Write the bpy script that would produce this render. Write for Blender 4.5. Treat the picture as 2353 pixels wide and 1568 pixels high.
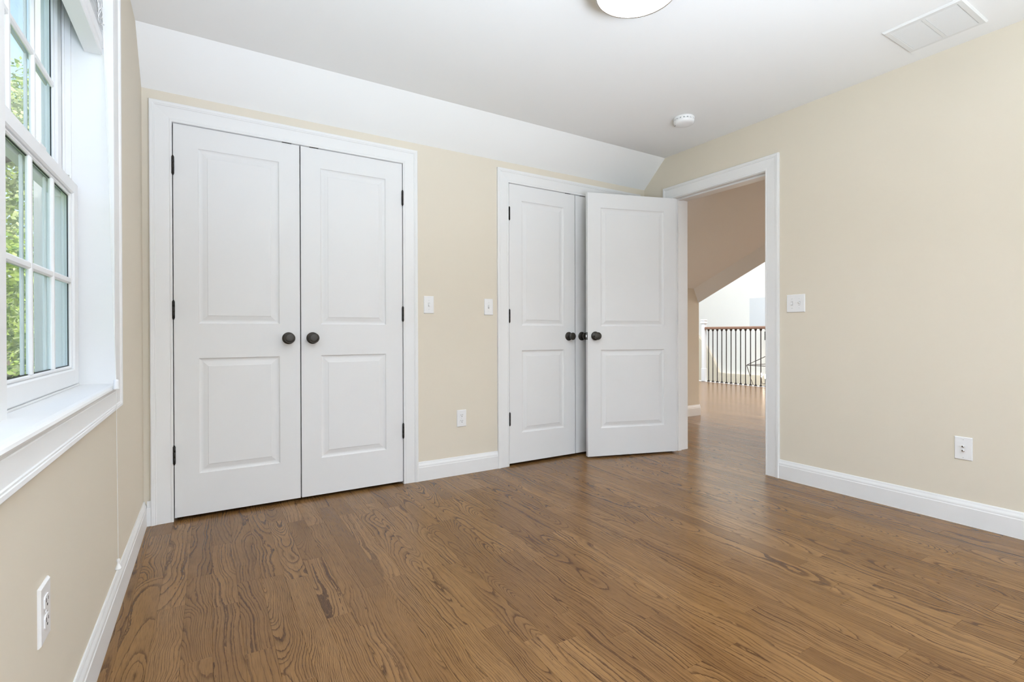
import bpy, bmesh, math, random
from mathutils import Vector, Matrix

for o in list(bpy.data.objects):
    bpy.data.objects.remove(o, do_unlink=True)
scene = bpy.context.scene
COL = scene.collection
random.seed(7)
PI = math.pi

# ------------------------------------------------------------------ camera
CAM_F, CAM_YAW, CAM_PITCH, CAM_ROLL, CAM_CY, CAM_H = 1143.118, .5468, .0037, -.0028, 770.5448, .9643
fw = Vector((math.sin(CAM_YAW) * math.cos(CAM_PITCH), math.cos(CAM_YAW) * math.cos(CAM_PITCH), -math.sin(CAM_PITCH)))
rt = Vector((math.cos(CAM_YAW), -math.sin(CAM_YAW), 0))
up = rt.cross(fw)
rt = (rt * math.cos(CAM_ROLL) + up * math.sin(CAM_ROLL)).normalized()
up = rt.cross(fw).normalized()
cam_data = bpy.data.cameras.new('camera')
cam = bpy.data.objects.new('camera', cam_data)
COL.objects.link(cam)
cam.matrix_world = Matrix(((rt.x, up.x, -fw.x, 0), (rt.y, up.y, -fw.y, 0), (rt.z, up.z, -fw.z, CAM_H), (0, 0, 0, 1)))
cam_data.sensor_fit = 'HORIZONTAL'
cam_data.sensor_width = 36
cam_data.lens = CAM_F / 2353 * 36
cam_data.shift_y = (CAM_CY - 784) / 2353
cam_data.clip_start = .01
cam_data.clip_end = 200
scene.camera = cam

# ------------------------------------------------------------------ world, sun, added fill lights
world = bpy.data.worlds.new('sky')
scene.world = world
world.use_nodes = True
wn = world.node_tree
wn.nodes.clear()
w_out = wn.nodes.new('ShaderNodeOutputWorld')
w_bg = wn.nodes.new('ShaderNodeBackground')
w_sky = wn.nodes.new('ShaderNodeTexSky')
w_sky.sky_type = 'NISHITA'
w_sky.sun_disc = False
w_sky.sun_elevation = math.radians(48)
w_sky.sun_rotation = math.radians(105)
w_sky.air_density = 1.0
w_sky.dust_density = 6.0
w_sky.ozone_density = .6
w_bg.inputs['Strength'].default_value = .55
wn.links.new(w_sky.outputs[0], w_bg.inputs[0])
wn.links.new(w_bg.outputs[0], w_out.inputs[0])

def light(name, kind, loc, direction, energy, color, size=None, size_y=None, spread=None):
    d = bpy.data.lights.new(name, kind)
    d.energy = energy
    d.color = color
    if kind == 'AREA':
        d.shape = 'RECTANGLE'
        d.size, d.size_y = size, size_y
        if spread:
            d.spread = math.radians(spread)
    if kind == 'SUN':
        d.angle = math.radians(1.0)
    o = bpy.data.objects.new(name, d)
    COL.objects.link(o)
    o.location = loc
    o.rotation_euler = Vector(direction).to_track_quat('-Z', 'Y').to_euler()
    return o

light('sun', 'SUN', (9, -4, 9), (-.72, .30, -.74), 2.2, (1, .95, .86))
# added fill lights: unseen sources behind the camera and above the stair hall
light('rear_fill', 'AREA', (1.35, -3.05, 1.05), (0, 1, .55), 26, (.74, .86, 1), 2.6, 1.5, 140)  # added from the rear to even out the room light
light('ceiling_fill', 'AREA', (.70, -1.30, .45), (0, .45, 1), 108, (.75, .855, 1), 1.0, 1.0, 110)  # invented area light aimed up to brighten the ceiling
light('stair_hall_fill', 'AREA', (6.9, 5.2, 4.5), (.1, .1, -1), 340, (.86, .94, 1), 2.6, 2.2)  # unseen overhead light added to brighten the hall
light('foyer_fill', 'AREA', (10.6, 7.9, 4.5), (.1, -.1, -1), 50, (1, .985, .96), 2.0, 2.0)  # extra light added high over the foyer

vs = scene.view_settings
vs.view_transform = 'Standard'
vs.look = 'None'
vs.gamma = 1
vs.use_curve_mapping = False
vs.exposure = 0.26
try:
    scene.cycles.diffuse_bounces = 4
    scene.cycles.transparent_max_bounces = 16
except Exception:
    pass

# ------------------------------------------------------------------ materials
def base_mat(name):
    m = bpy.data.materials.new(name)
    m.use_nodes = True
    nt = m.node_tree
    return m, nt, nt.nodes['Principled BSDF']

def paint(name, color, rough=.5, bump=.0, scale=220, spec=.35, vary=.02):
    m, nt, b = base_mat(name)
    b.inputs['Roughness'].default_value = rough
    b.inputs['Specular IOR Level'].default_value = spec
    tc = nt.nodes.new('ShaderNodeTexCoord')
    nz = nt.nodes.new('ShaderNodeTexNoise')
    nz.inputs['Scale'].default_value = 3.0
    nz.inputs['Detail'].default_value = 1
    nt.links.new(tc.outputs['Object'], nz.inputs['Vector'])
    mx = nt.nodes.new('ShaderNodeMix')
    mx.data_type = 'RGBA'
    mx.inputs[6].default_value = (*[c * (1 - vary) for c in color], 1)
    mx.inputs[7].default_value = (*[min(1, c * (1 + vary)) for c in color], 1)
    nt.links.new(nz.outputs['Fac'], mx.inputs[0])
    nt.links.new(mx.outputs[2], b.inputs['Base Color'])
    if bump:
        n2 = nt.nodes.new('ShaderNodeTexNoise')
        n2.inputs['Scale'].default_value = scale
        n2.inputs['Detail'].default_value = 2
        nt.links.new(tc.outputs['Object'], n2.inputs['Vector'])
        bp = nt.nodes.new('ShaderNodeBump')
        bp.inputs['Strength'].default_value = bump
        bp.inputs['Distance'].default_value = .0006
        nt.links.new(n2.outputs['Fac'], bp.inputs['Height'])
        nt.links.new(bp.outputs['Normal'], b.inputs['Normal'])
    return m

def metal(name, color, rough=.35, metallic=.7):
    m, nt, b = base_mat(name)
    b.inputs['Base Color'].default_value = (*color, 1)
    b.inputs['Roughness'].default_value = rough
    b.inputs['Metallic'].default_value = metallic
    tc = nt.nodes.new('ShaderNodeTexCoord')
    nz = nt.nodes.new('ShaderNodeTexNoise')
    nz.inputs['Scale'].default_value = 120
    nt.links.new(tc.outputs['Object'], nz.inputs['Vector'])
    mr = nt.nodes.new('ShaderNodeMapRange')
    mr.inputs['To Min'].default_value = rough * .8
    mr.inputs['To Max'].default_value = rough * 1.2
    nt.links.new(nz.outputs['Fac'], mr.inputs['Value'])
    nt.links.new(mr.outputs[0], b.inputs['Roughness'])
    return m

def emit(name, color, strength):
    m, nt, b = base_mat(name)
    b.inputs['Base Color'].default_value = (.8, .8, .8, 1)
    b.inputs['Emission Color'].default_value = (*color, 1)
    b.inputs['Emission Strength'].default_value = strength
    return m

M = {}
M['wall'] = paint('beige_wall_paint', (.745, .68, .568), .75, 0, 1, .25, .008)
M['ceiling'] = paint('white_ceiling_paint', (.88, .88, .87), .85, 0, 1, .2, .006)
M['trim'] = paint('white_trim_enamel', (.83, .83, .825), .42, 0, 1, .4, .006)
M['door'] = paint('white_door_enamel', (.80, .80, .797), .5, 0, 1, .35, .006)
M['hall_white'] = paint('white_hall_paint', (.85, .845, .83), .8, 0, 1, .2, .01)
M['plastic'] = paint('white_plastic', (.85, .85, .85), .32, 0, 1, .5, .005)
M['vinyl'] = paint('white_vinyl', (.84, .845, .85), .38, 0, 1, .45, .005)
M['vent'] = paint('white_vent_enamel', (.76, .76, .745), .5, 0, 1, .3, .005)
M['soffit'] = paint('shade_toned_soffit', (.66, .66, .67), .8, 0, 1, .2, .005)  # white greyed to put the near face's shade into the colour
M['slot'] = paint('dark_slot', (.03, .03, .03), .6, 0, 1, .3, .0)
M['bronze'] = metal('oil_rubbed_bronze', (.05, .045, .038), .36, .55)
M['hinge'] = metal('black_hinge_metal', (.022, .02, .018), .4, .5)
M['steel'] = metal('bright_steel', (.75, .75, .74), .25, 1.0)
M['nickel'] = metal('brushed_nickel', (.55, .52, .48), .32, 1.0)
M['iron'] = metal('dark_iron', (.035, .026, .022), .5, .4)
M['cord'] = paint('white_cord', (.85, .85, .83), .8, 0, 1, .2, .02)
M['rail'] = paint('stained_handrail', (.20, .10, .06), .35, 0, 1, .5, .15)
M['siding'] = paint('grey_green_siding', (.235, .245, .225), .7, .05, 60, .3, .06)
M['siding_white'] = paint('white_corner_board', (.78, .80, .80), .6, 0, 1, .3, .03)
M['bark'] = paint('grey_bark', (.16, .14, .12), .9, .6, 30, .2, .3)
M['grass'] = paint('lawn', (.10, .17, .04), .95, 0, 1, .1, .3)
M['dark_gap'] = paint('closet_shade_beige', (.30, .27, .22), .9, 0, 1, .2, .01)  # wall beige darkened, closet shade painted into the colour
M['lamp'] = emit('lit_lamp_diffuser', (1, .97, .93), 24)
M['bulb'] = emit('lit_candle_bulb', (1, .88, .72), 450)

def leaf_mat(name, a, b2):
    m, nt, b = base_mat(name)
    oi = nt.nodes.new('ShaderNodeTexCoord')
    nz = nt.nodes.new('ShaderNodeTexNoise')
    nz.inputs['Scale'].default_value = 3.5
    nt.links.new(oi.outputs['Object'], nz.inputs['Vector'])
    rp = nt.nodes.new('ShaderNodeValToRGB')
    rp.color_ramp.elements[0].position = .35
    rp.color_ramp.elements[0].color = (*a, 1)
    rp.color_ramp.elements[1].position = .65
    rp.color_ramp.elements[1].color = (*b2, 1)
    nt.links.new(nz.outputs['Fac'], rp.inputs['Fac'])
    b.inputs['Roughness'].default_value = .5
    tr = nt.nodes.new('ShaderNodeBsdfTranslucent')
    nt.links.new(rp.outputs['Color'], b.inputs['Base Color'])
    nt.links.new(rp.outputs['Color'], tr.inputs['Color'])
    mx = nt.nodes.new('ShaderNodeMixShader')
    mx.inputs[0].default_value = .4
    nt.links.new(b.outputs[0], mx.inputs[1])
    nt.links.new(tr.outputs[0], mx.inputs[2])
    nt.links.new(mx.outputs[0], nt.nodes['Material Output'].inputs['Surface'])
    return m
M['leaf'] = leaf_mat('green_leaves', (.10, .22, .03), (.42, .55, .10))
M['leaf2'] = leaf_mat('pale_green_leaves', (.16, .24, .09), (.50, .58, .28))

def glass_mat():
    m = bpy.data.materials.new('window_glass')
    m.use_nodes = True
    nt = m.node_tree
    nt.nodes.remove(nt.nodes['Principled BSDF'])
    t = nt.nodes.new('ShaderNodeBsdfTransparent')
    t.inputs['Color'].default_value = (.95, .97, .96, 1)
    g = nt.nodes.new('ShaderNodeBsdfGlossy')
    g.inputs['Roughness'].default_value = .01
    lw = nt.nodes.new('ShaderNodeLayerWeight')
    lw.inputs['Blend'].default_value = .5
    pw = nt.nodes.new('ShaderNodeMath')
    pw.operation = 'POWER'
    nt.links.new(lw.outputs['Facing'], pw.inputs[0])
    pw.inputs[1].default_value = 4.5
    fr = nt.nodes.new('ShaderNodeMath')
    fr.operation = 'MULTIPLY_ADD'
    nt.links.new(pw.outputs[0], fr.inputs[0])
    fr.inputs[1].default_value = .45
    fr.inputs[2].default_value = .02
    tc = nt.nodes.new('ShaderNodeTexCoord')
    nz = nt.nodes.new('ShaderNodeTexNoise')
    nz.inputs['Scale'].default_value = 9
    nt.links.new(tc.outputs['Object'], nz.inputs['Vector'])
    bp = nt.nodes.new('ShaderNodeBump')
    bp.inputs['Strength'].default_value = .04
    bp.inputs['Distance'].default_value = .01
    nt.links.new(nz.outputs['Fac'], bp.inputs['Height'])
    nt.links.new(bp.outputs['Normal'], g.inputs['Normal'])
    mx = nt.nodes.new('ShaderNodeMixShader')
    nt.links.new(fr.outputs[0], mx.inputs[0])
    nt.links.new(t.outputs[0], mx.inputs[1])
    nt.links.new(g.outputs[0], mx.inputs[2])
    nt.links.new(mx.outputs[0], nt.nodes['Material Output'].inputs['Surface'])
    return m
M['glass'] = glass_mat()

class NX:
    """small expression helper for shader maths"""
    def __init__(self, nt):
        self.nt = nt
    def m(self, op, *a):
        n = self.nt.nodes.new('ShaderNodeMath')
        n.operation = op
        for i, v in enumerate(a):
            if isinstance(v, (int, float)):
                n.inputs[i].default_value = v
            else:
                self.nt.links.new(v, n.inputs[i])
        return n.outputs[0]
    def vec(self, *a):
        n = self.nt.nodes.new('ShaderNodeCombineXYZ')
        for i, v in enumerate(a):
            if isinstance(v, (int, float)):
                n.inputs[i].default_value = v
            else:
                self.nt.links.new(v, n.inputs[i])
        return n.outputs[0]
    def noise(self, v, scale=1, detail=2, rough=.5):
        n = self.nt.nodes.new('ShaderNodeTexNoise')
        n.inputs['Scale'].default_value = scale
        n.inputs['Detail'].default_value = detail
        n.inputs['Roughness'].default_value = rough
        self.nt.links.new(v, n.inputs['Vector'])
        return n.outputs['Fac']
    def ramp(self, v, stops):
        n = self.nt.nodes.new('ShaderNodeValToRGB')
        el = n.color_ramp.elements
        while len(el) < len(stops):
            el.new(.5)
        for e, (p, c) in zip(el, stops):
            e.position = p
            e.color = (*c, 1) if len(c) == 3 else c
        self.nt.links.new(v, n.inputs['Fac'])
        return n.outputs['Color']

def wood_mat():
    m, nt, b = base_mat('oak_floor_finish')
    x = NX(nt)
    at = nt.nodes.new('ShaderNodeAttribute')
    at.attribute_name = 'plank_place'
    sp = nt.nodes.new('ShaderNodeSeparateXYZ')
    nt.links.new(at.outputs['Vector'], sp.inputs[0])
    px, py, pid = sp.outputs
    oi = nt.nodes.new('ShaderNodeObjectInfo')
    rnd = x.m('FRACT', x.m('ADD', oi.outputs['Random'], pid))
    def rand(k):
        n = nt.nodes.new('ShaderNodeTexWhiteNoise')
        n.noise_dimensions = '1D'
        nt.links.new(x.m('MULTIPLY_ADD', rnd, 917.0, k * 13.7), n.inputs['W'])
        return n.outputs['Value']
    r1, r2, r3, r4, r5, r6 = [rand(k) for k in range(1, 7)]
    y = x.m('MULTIPLY_ADD', r1, 40.0, py)
    # slow drift of the pith across and below the board -> cathedrals, or straight grain where it is far aside
    lowv = x.vec(x.m('MULTIPLY', px, 2.0), x.m('MULTIPLY', y, 1.6), x.m('MULTIPLY', r2, 60))
    low = x.m('SUBTRACT', x.noise(lowv, 1.0, 2, .55), .5)
    lowv2 = x.vec(x.m('MULTIPLY', px, 3.0), x.m('MULTIPLY', y, 2.6), x.m('MULTIPLY', r3, 90))
    low2 = x.m('SUBTRACT', x.noise(lowv2, 1.0, 2, .5), .5)
    side = x.m('MULTIPLY', x.m('SUBTRACT', r4, .5), .16)
    cx = x.m('ADD', x.m('ADD', px, side), x.m('MULTIPLY', low2, .06))
    tilt = x.m('MULTIPLY', x.m('SUBTRACT', r5, .5), .30)
    dep = x.m('ADD', x.m('ADD', .035, x.m('MULTIPLY', tilt, py)), x.m('MULTIPLY', low, .16))
    rr = x.m('SQRT', x.m('ADD', x.m('MULTIPLY', cx, cx), x.m('MULTIPLY', x.m('MULTIPLY', dep, dep), .75)))
    wob = x.noise(x.vec(x.m('MULTIPLY', px, 70), x.m('MULTIPLY', y, 16), r2), 1.0, 3, .6)
    wob2 = x.noise(x.vec(x.m('MULTIPLY', px, 18), x.m('MULTIPLY', y, 9), r3), 1.0, 1, .5)
    rr = x.m('ADD', rr, x.m('ADD', x.m('MULTIPLY', wob, .0026), x.m('MULTIPLY', wob2, .006)))
    freq = x.m('MULTIPLY_ADD', x.m('MULTIPLY', r6, r6), 165.0, 62.0)
    irr = x.noise(x.vec(x.m('MULTIPLY', rr, 46.0), x.m('MULTIPLY', r1, 70), x.m('MULTIPLY', y, .6)), 1.0, 2, .6)
    irr2 = x.noise(x.vec(x.m('MULTIPLY', px, 120), x.m('MULTIPLY', y, 34), r6), 1.0, 3, .65)
    phase = x.m('ADD', x.m('MULTIPLY', rr, freq), x.m('ADD', x.m('MULTIPLY', irr, 3.2), x.m('MULTIPLY', irr2, .46)))
    ph = x.m('FRACT', phase)
    g = x.ramp(ph, [(0, (.1, .1, .1)), (.03, (.0, .0, .0)), (.13, (.08, .08, .08)), (.24, (.66, .66, .66)), (.48, (.97, .97, .97)), (.965, (1, 1, 1)), (1, (.1, .1, .1))])
    gv = nt.nodes.new('ShaderNodeSeparateColor')
    nt.links.new(g, gv.inputs[0])
    g = gv.outputs[0]
    # strength of the dark rings fades in and out
    fade = x.noise(x.vec(x.m('MULTIPLY', px, 9), x.m('MULTIPLY', y, 2.2), r5), 1.0, 2, .5)
    fade = x.m('MULTIPLY', x.m('MULTIPLY_ADD', fade, 1.5, .12), x.m('MULTIPLY_ADD', r2, .55, .66))
    ring = x.m('MULTIPLY', x.m('SUBTRACT', 1.0, g), x.m('MINIMUM', fade, 1.0))
    pores = x.noise(x.vec(x.m('MULTIPLY', px, 520), x.m('MULTIPLY', y, 15), r1), 1.0, 2, .6)
    pores = x.m('MULTIPLY', x.m('MAXIMUM', x.m('SUBTRACT', pores, .50), 0.0), 2.2)
    dark = x.m('MINIMUM', x.m('ADD', x.m('MULTIPLY', ring, .82), pores), 1.0)
    cloud = x.noise(x.vec(x.m('MULTIPLY', px, 14), x.m('MULTIPLY', y, 3), r4), 1.0, 3, .55)
    tone = x.m('ADD', x.m('MULTIPLY', x.m('SUBTRACT', r3, .5), .42), x.m('MULTIPLY', x.m('SUBTRACT', cloud, .5), .55))
    colA = x.ramp(x.m('ADD', tone, .5), [(0, (.148, .070, .024)), (.5, (.246, .126, .043)), (1, (.345, .190, .076))])
    mx = nt.nodes.new('ShaderNodeMix')
    mx.data_type = 'RGBA'
    nt.links.new(dark, mx.inputs[0])
    nt.links.new(colA, mx.inputs[6])
    mx.inputs[7].default_value = (.060, .025, .0095, 1)
    nt.links.new(mx.outputs[2], b.inputs['Base Color'])
    b.inputs['Specular IOR Level'].default_value = .26
    rg = x.m('MULTIPLY_ADD', dark, .04, .22)
    nt.links.new(rg, b.inputs['Roughness'])
    return m
M['wood'] = wood_mat()

# ------------------------------------------------------------------ mesh helpers
class MB:
    def __init__(self):
        self.v, self.f, self.smooth = [], [], []
    def add(self, verts, faces, smooth=False):
        o = len(self.v)
        self.v += [tuple(p) for p in verts]
        self.f += [tuple(o + i for i in f) for f in faces]
        self.smooth += [smooth] * len(faces)
    def box(self, x0, x1, y0, y1, z0, z1):
        self.add([(x0, y0, z0), (x1, y0, z0), (x1, y1, z0), (x0, y1, z0), (x0, y0, z1), (x1, y0, z1), (x1, y1, z1), (x0, y1, z1)],
                 [(3, 2, 1, 0), (4, 5, 6, 7), (0, 1, 5, 4), (1, 2, 6, 5), (2, 3, 7, 6), (3, 0, 4, 7)])
    def bev(self, x0, x1, y0, y1, z0, z1, c):
        """box with chamfered edges"""
        bm = bmesh.new()
        r = bmesh.ops.create_cube(bm, size=1)
        for v in r['verts']:
            v.co = Vector((x0 if v.co.x < 0 else x1, y0 if v.co.y < 0 else y1, z0 if v.co.z < 0 else z1))
        bmesh.ops.bevel(bm, geom=list(bm.edges), offset=c, segments=1, affect='EDGES')
        bm.verts.index_update()
        self.add([v.co[:] for v in bm.verts], [[v.index for v in f.verts] for f in bm.faces])
        bm.free()
    def prism(self, pts, axis, a, b):
        """pts 2-D polygon extruded along axis between a and b"""
        n = len(pts)
        def P(p, t):
            if axis == 'x': return (t, p[0], p[1])
            if axis == 'y': return (p[0], t, p[1])
            return (p[0], p[1], t)
        vs_ = [P(p, a) for p in pts] + [P(p, b) for p in pts]
        fs = [tuple(range(n))[::-1], tuple(range(n, 2 * n))] + [(i, (i + 1) % n, n + (i + 1) % n, n + i) for i in range(n)]
        self.add(vs_, fs)
    def lathe(self, prof, origin, axis, seg=32, smooth=True):
        """prof = [(radius, height)] round axis direction"""
        ax = Vector(axis).normalized()
        u = ax.orthogonal().normalized()
        w = ax.cross(u)
        vs_, fs = [], []
        O = Vector(origin)
        for r, h in prof:
            for k in range(seg):
                a = 2 * PI * k / seg
                vs_.append(O + ax * h + (u * math.cos(a) + w * math.sin(a)) * max(r, 1e-5))
        for i in range(len(prof) - 1):
            for k in range(seg):
                k2 = (k + 1) % seg
                fs.append((i * seg + k, i * seg + k2, (i + 1) * seg + k2, (i + 1) * seg + k))
        self.add(vs_, fs, smooth)
        self.add([vs_[k] for k in range(seg)], [tuple(range(seg))[::-1]])
        self.add([vs_[(len(prof) - 1) * seg + k] for k in range(seg)], [tuple(range(seg))])
    def tube(self, pts, r, seg=8, smooth=True):
        pts = [Vector(p) for p in pts]
        rings = []
        u = None
        for i, p in enumerate(pts):
            t = (pts[min(i + 1, len(pts) - 1)] - pts[max(i - 1, 0)]).normalized()
            if u is None:
                u = t.orthogonal().normalized()
            else:
                u = (u - t * u.dot(t))
                u = u.normalized() if u.length > 1e-6 else t.orthogonal().normalized()
            w = t.cross(u)
            rad = r[i] if isinstance(r, (list, tuple)) else r
            rings.append([p + (u * math.cos(2 * PI * k / seg) + w * math.sin(2 * PI * k / seg)) * rad for k in range(seg)])
        vs_ = [q for ring in rings for q in ring]
        fs = []
        for i in range(len(pts) - 1):
            for k in range(seg):
                k2 = (k + 1) % seg
                fs.append((i * seg + k, i * seg + k2, (i + 1) * seg + k2, (i + 1) * seg + k))
        self.add(vs_, fs, smooth)
        self.add(rings[0], [tuple(range(seg))[::-1]])
        self.add(rings[-1], [tuple(range(seg))])
    def sweep(self, base, t, w, n, length, prof, m0=0, m1=0):
        """moulding: profile (a along w, b along n) run along t; ends mitred by m0/m1 (1 = out 45 deg)"""
        base, t, w, n = Vector(base), Vector(t), Vector(w), Vector(n)
        A = [base + w * a + n * b - t * (a * m0) for a, b in prof]
        B = [base + w * a + n * b + t * (length + a * m1) for a, b in prof]
        k = len(prof)
        flip = t.cross(w).dot(n) > 0
        fs = [(i, (i + 1) % k, k + (i + 1) % k, k + i) for i in range(k)]
        fs += [tuple(range(k))[::-1], tuple(range(k, 2 * k))]
        if flip:
            fs = [f[::-1] for f in fs]
        self.add(A + B, fs)
    def mesh(self, name, mat):
        me = bpy.data.meshes.new(name)
        me.from_pydata(self.v, [], self.f)
        me.polygons.foreach_set('use_smooth', self.smooth)
        me.materials.append(M[mat])
        bm = bmesh.new()
        bm.from_mesh(me)
        bmesh.ops.recalc_face_normals(bm, faces=bm.faces)
        bm.to_mesh(me)
        bm.free()
        return me
    def build(self, name, mat, parent=None):
        o = bpy.data.objects.new(name, self.mesh(name, mat))
        COL.objects.link(o)
        if parent is not None:
            o.parent = parent
        return o

def tag(o, label, cat, group=None, kind=None):
    o['label'] = label
    o['category'] = cat
    if group: o['group'] = group
    if kind: o['kind'] = kind
    return o
def struct(o, label, cat):
    return tag(o, label, cat, kind='structure')
def empty(name, loc=(0, 0, 0), rz=0):
    o = bpy.data.objects.new(name, None)
    COL.objects.link(o)
    o.location = loc
    o.rotation_euler = (0, 0, rz)
    o.empty_display_size = .05
    return o
def link_copy(me, name, parent=None, loc=(0, 0, 0), rot=(0, 0, 0)):
    o = bpy.data.objects.new(name, me)
    COL.objects.link(o)
    o.parent = parent
    o.location = loc
    o.rotation_euler = rot
    return o
def copy_tree(o, parent=None):
    c = o.copy()
    COL.objects.link(c)
    c.parent = parent
    for ch in list(o.children):
        copy_tree(ch, c)
    return c

# ------------------------------------------------------------------ room dimensions (metres)
WL, WB, WR, CZ = -.285, 3.092, 3.229, 2.411
SY, SZ = 2.861, 2.202           # slope: from wall top (WB, SZ) to ceiling (SY, CZ)
HX = 3.392                       # hall side of the right wall
REAR = -3.2
D1A, D1G, D1B = -.1563, .4515, 1.0600     # first closet: left edge, meeting gap, right edge
D2A, D2G, D2B = 1.8556, 2.4629, 3.0702    # second closet
DT = 2.0500
EY0, EY1 = 1.992, 2.772          # entry opening
WIN_Y0, WIN_Y1, WIN_Z0, WIN_Z1 = .50, 2.168, .785, 2.14
KY, KZ = 3.843, 1.478            # knee wall of the hall

# ------------------------------------------------------------------ floor
PW = .0825
fl = MB()
fl.box(WL - .2, HX + .02, REAR - .1, KY + .1, -.20, -.022)
floor = fl.build('floor', 'wood')
struct(floor, 'brown oak strip floor of the empty bedroom', 'floor')
plank_cache = {}
GAP = .0003
def plank_data(length):
    key = round(length, 3)
    if key in plank_cache:
        return plank_cache[key]
    mb = MB()
    hw, hl, c = PW / 2 - GAP / 2, length / 2 - GAP / 2, .00045
    mb.add([(-hw, -hl, -.02), (hw, -hl, -.02), (hw, hl, -.02), (-hw, hl, -.02),
            (-hw, -hl, -c), (hw, -hl, -c), (hw, hl, -c), (-hw, hl, -c),
            (-hw + c, -hl + c, 0), (hw - c, -hl + c, 0), (hw - c, hl - c, 0), (-hw + c, hl - c, 0)],
           [(0, 1, 5, 4), (1, 2, 6, 5), (2, 3, 7, 6), (3, 0, 4, 7), (4, 5, 9, 8), (5, 6, 10, 9), (6, 7, 11, 10), (7, 4, 8, 11), (8, 9, 10, 11)])
    me = mb.mesh('plank', 'wood')
    a = me.attributes.new('plank_place', 'FLOAT_VECTOR', 'POINT')
    for i, v in enumerate(me.vertices):
        a.data[i].vector = (v.co.x, v.co.y, 0)
    plank_cache[key] = me
    return me
joints = {0: 2.118, 1: 2.335, 2: 2.64, 3: 1.692, 5: 2.118, 7: 1.66, 8: 1.90, 11: 1.43, 12: 1.306, 16: .957, 17: 1.197, 18: .957, 20: .825}
LENS = [.5, .6, .7, .8, .9, 1.0, 1.1, 1.2]
rng = random.Random(11)
field = MB()
field_place = []
YMIN, YMAX = REAR, WB + .60
for k in range(-2, 41):
    x = -.16 + PW * (k + .5)
    y0 = joints.get(k, rng.uniform(.3, 2.6))
    cuts = [y0]
    while cuts[-1] < YMAX - .15:
        cuts.append(round(cuts[-1] + rng.choice(LENS), 4))
    cuts[-1] = YMAX
    lo = [y0]
    while lo[-1] > YMIN + .15:
        lo.append(round(lo[-1] - rng.choice(LENS), 4))
    lo[-1] = YMIN
    cuts = lo[::-1] + cuts[1:]
    for a, b in zip(cuts, cuts[1:]):
        if b > -.15:
            link_copy(plank_data(b - a), 'plank', floor, (x, (a + b) / 2, rng.uniform(-.0002, .0002)))
        else:
            field.box(x - PW / 2 + GAP, x + PW / 2 - GAP, a, b, -.02, 0)
            pid = rng.random()
            field_place += [(dx, dy, pid) for dz in (0, 1) for dx, dy in ((-.04, a), (.04, a), (.04, b), (-.04, b))]
def place_attr(o, data):
    a = o.data.attributes.new('plank_place', 'FLOAT_VECTOR', 'POINT')
    for i, p in enumerate(data):
        a.data[i].vector = p
f_o = field.build('plank_field', 'wood', floor)
place_attr(f_o, field_place)
f_o['kind'] = 'stuff'

# hall floor: strips too thin in the view to pick apart
hb = MB()
hb.box(HX + .02, 8.42, -1.0, 7.2, -.20, -.022)
hall_floor = hb.build('floor_hall', 'wood')
struct(hall_floor, 'glossy brown oak strip floor of the hall seen through the doorway', 'floor')
hf, hplace = MB(), []
x = -.16 + PW * 41
while x < 8.36:
    y = -1.0 - rng.uniform(0, .8)
    while y < 7.0:
        b = y + rng.choice(LENS) * 1.2
        hf.box(x + GAP, x + PW - GAP, y + GAP, b - GAP, -.02, 0)
        pid = rng.random()
        L = b - y
        hplace += [(dx, dy, pid) for dz in (0, 1) for dx, dy in ((-.041, -L / 2), (.041, -L / 2), (.041, L / 2), (-.041, L / 2))]
        y = b
    x += PW
o = hf.build('strip_field', 'wood', hall_floor)
place_attr(o, hplace)
o['kind'] = 'stuff'

# ------------------------------------------------------------------ walls
w = MB()        # back wall with the two closet openings
zt, yk = 2.9, WB + .12
for x0, x1 in ((WL - .16, D1A - .018), (D1B + .018, D2A - .018), (D2B + .018, WR)):
    w.box(x0, x1, WB, yk, -.02, zt)
for x0, x1 in ((D1A - .018, D1B + .018), (D2A - .018, D2B + .018)):
    w.box(x0, x1, WB, yk, DT + .021, zt)
struct(w.build('wall_back', 'wall'), 'beige painted wall with both double closets', 'wall')

w = MB()        # right wall with the entry doorway
for y0, y1 in ((REAR, EY0 - .02), (EY1 + .02, KY)):
    w.box(WR, HX, y0, y1, -.02, zt)
w.box(WR, HX, EY0 - .02, EY1 + .02, 2.076, zt)
struct(w.build('wall_right', 'wall'), 'beige painted wall with the open doorway and light switches', 'wall')

w = MB()        # left wall with the window opening
XO = WL - .17
w.box(XO, WL, REAR, WIN_Y0, -.02, zt)
w.box(XO, WL, WIN_Y1, yk, -.02, zt)
w.box(XO, WL, WIN_Y0, WIN_Y1, -.02, WIN_Z0 - .02)
w.box(XO, WL, WIN_Y0, WIN_Y1, WIN_Z1 + .02, zt)
struct(w.build('wall_left', 'wall'), 'beige painted wall below and beside the white window', 'wall')

w = MB()        # wall behind the camera; wide opening added to let light in
RX0, RX1, RZ0, RZ1 = .0, 2.7, .55, 2.1
w.box(WL - .16, RX0, REAR - .12, REAR, -.02, zt)
w.box(RX1, WR + .1, REAR - .12, REAR, -.02, zt)
w.box(RX0, RX1, REAR - .12, REAR, -.02, RZ0)
w.box(RX0, RX1, REAR - .12, REAR, RZ1, zt)
struct(w.build('wall_rear', 'wall'), 'beige painted wall behind the viewpoint', 'wall')

w = MB()
w.box(WL - .17, HX, REAR - .12, SY, CZ, CZ + .12)
struct(w.build('ceiling', 'ceiling'), 'flat white bedroom ceiling', 'ceiling')
w = MB()
w.prism([(WB + .12, SZ - .1), (WB, SZ), (SY, CZ), (SY, CZ + .12), (WB + .12, CZ + .12)], 'x', WL, WR)
struct(w.build('ceiling_slope', 'ceiling'), 'sloped white ceiling strip above the closets', 'ceiling')

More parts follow.
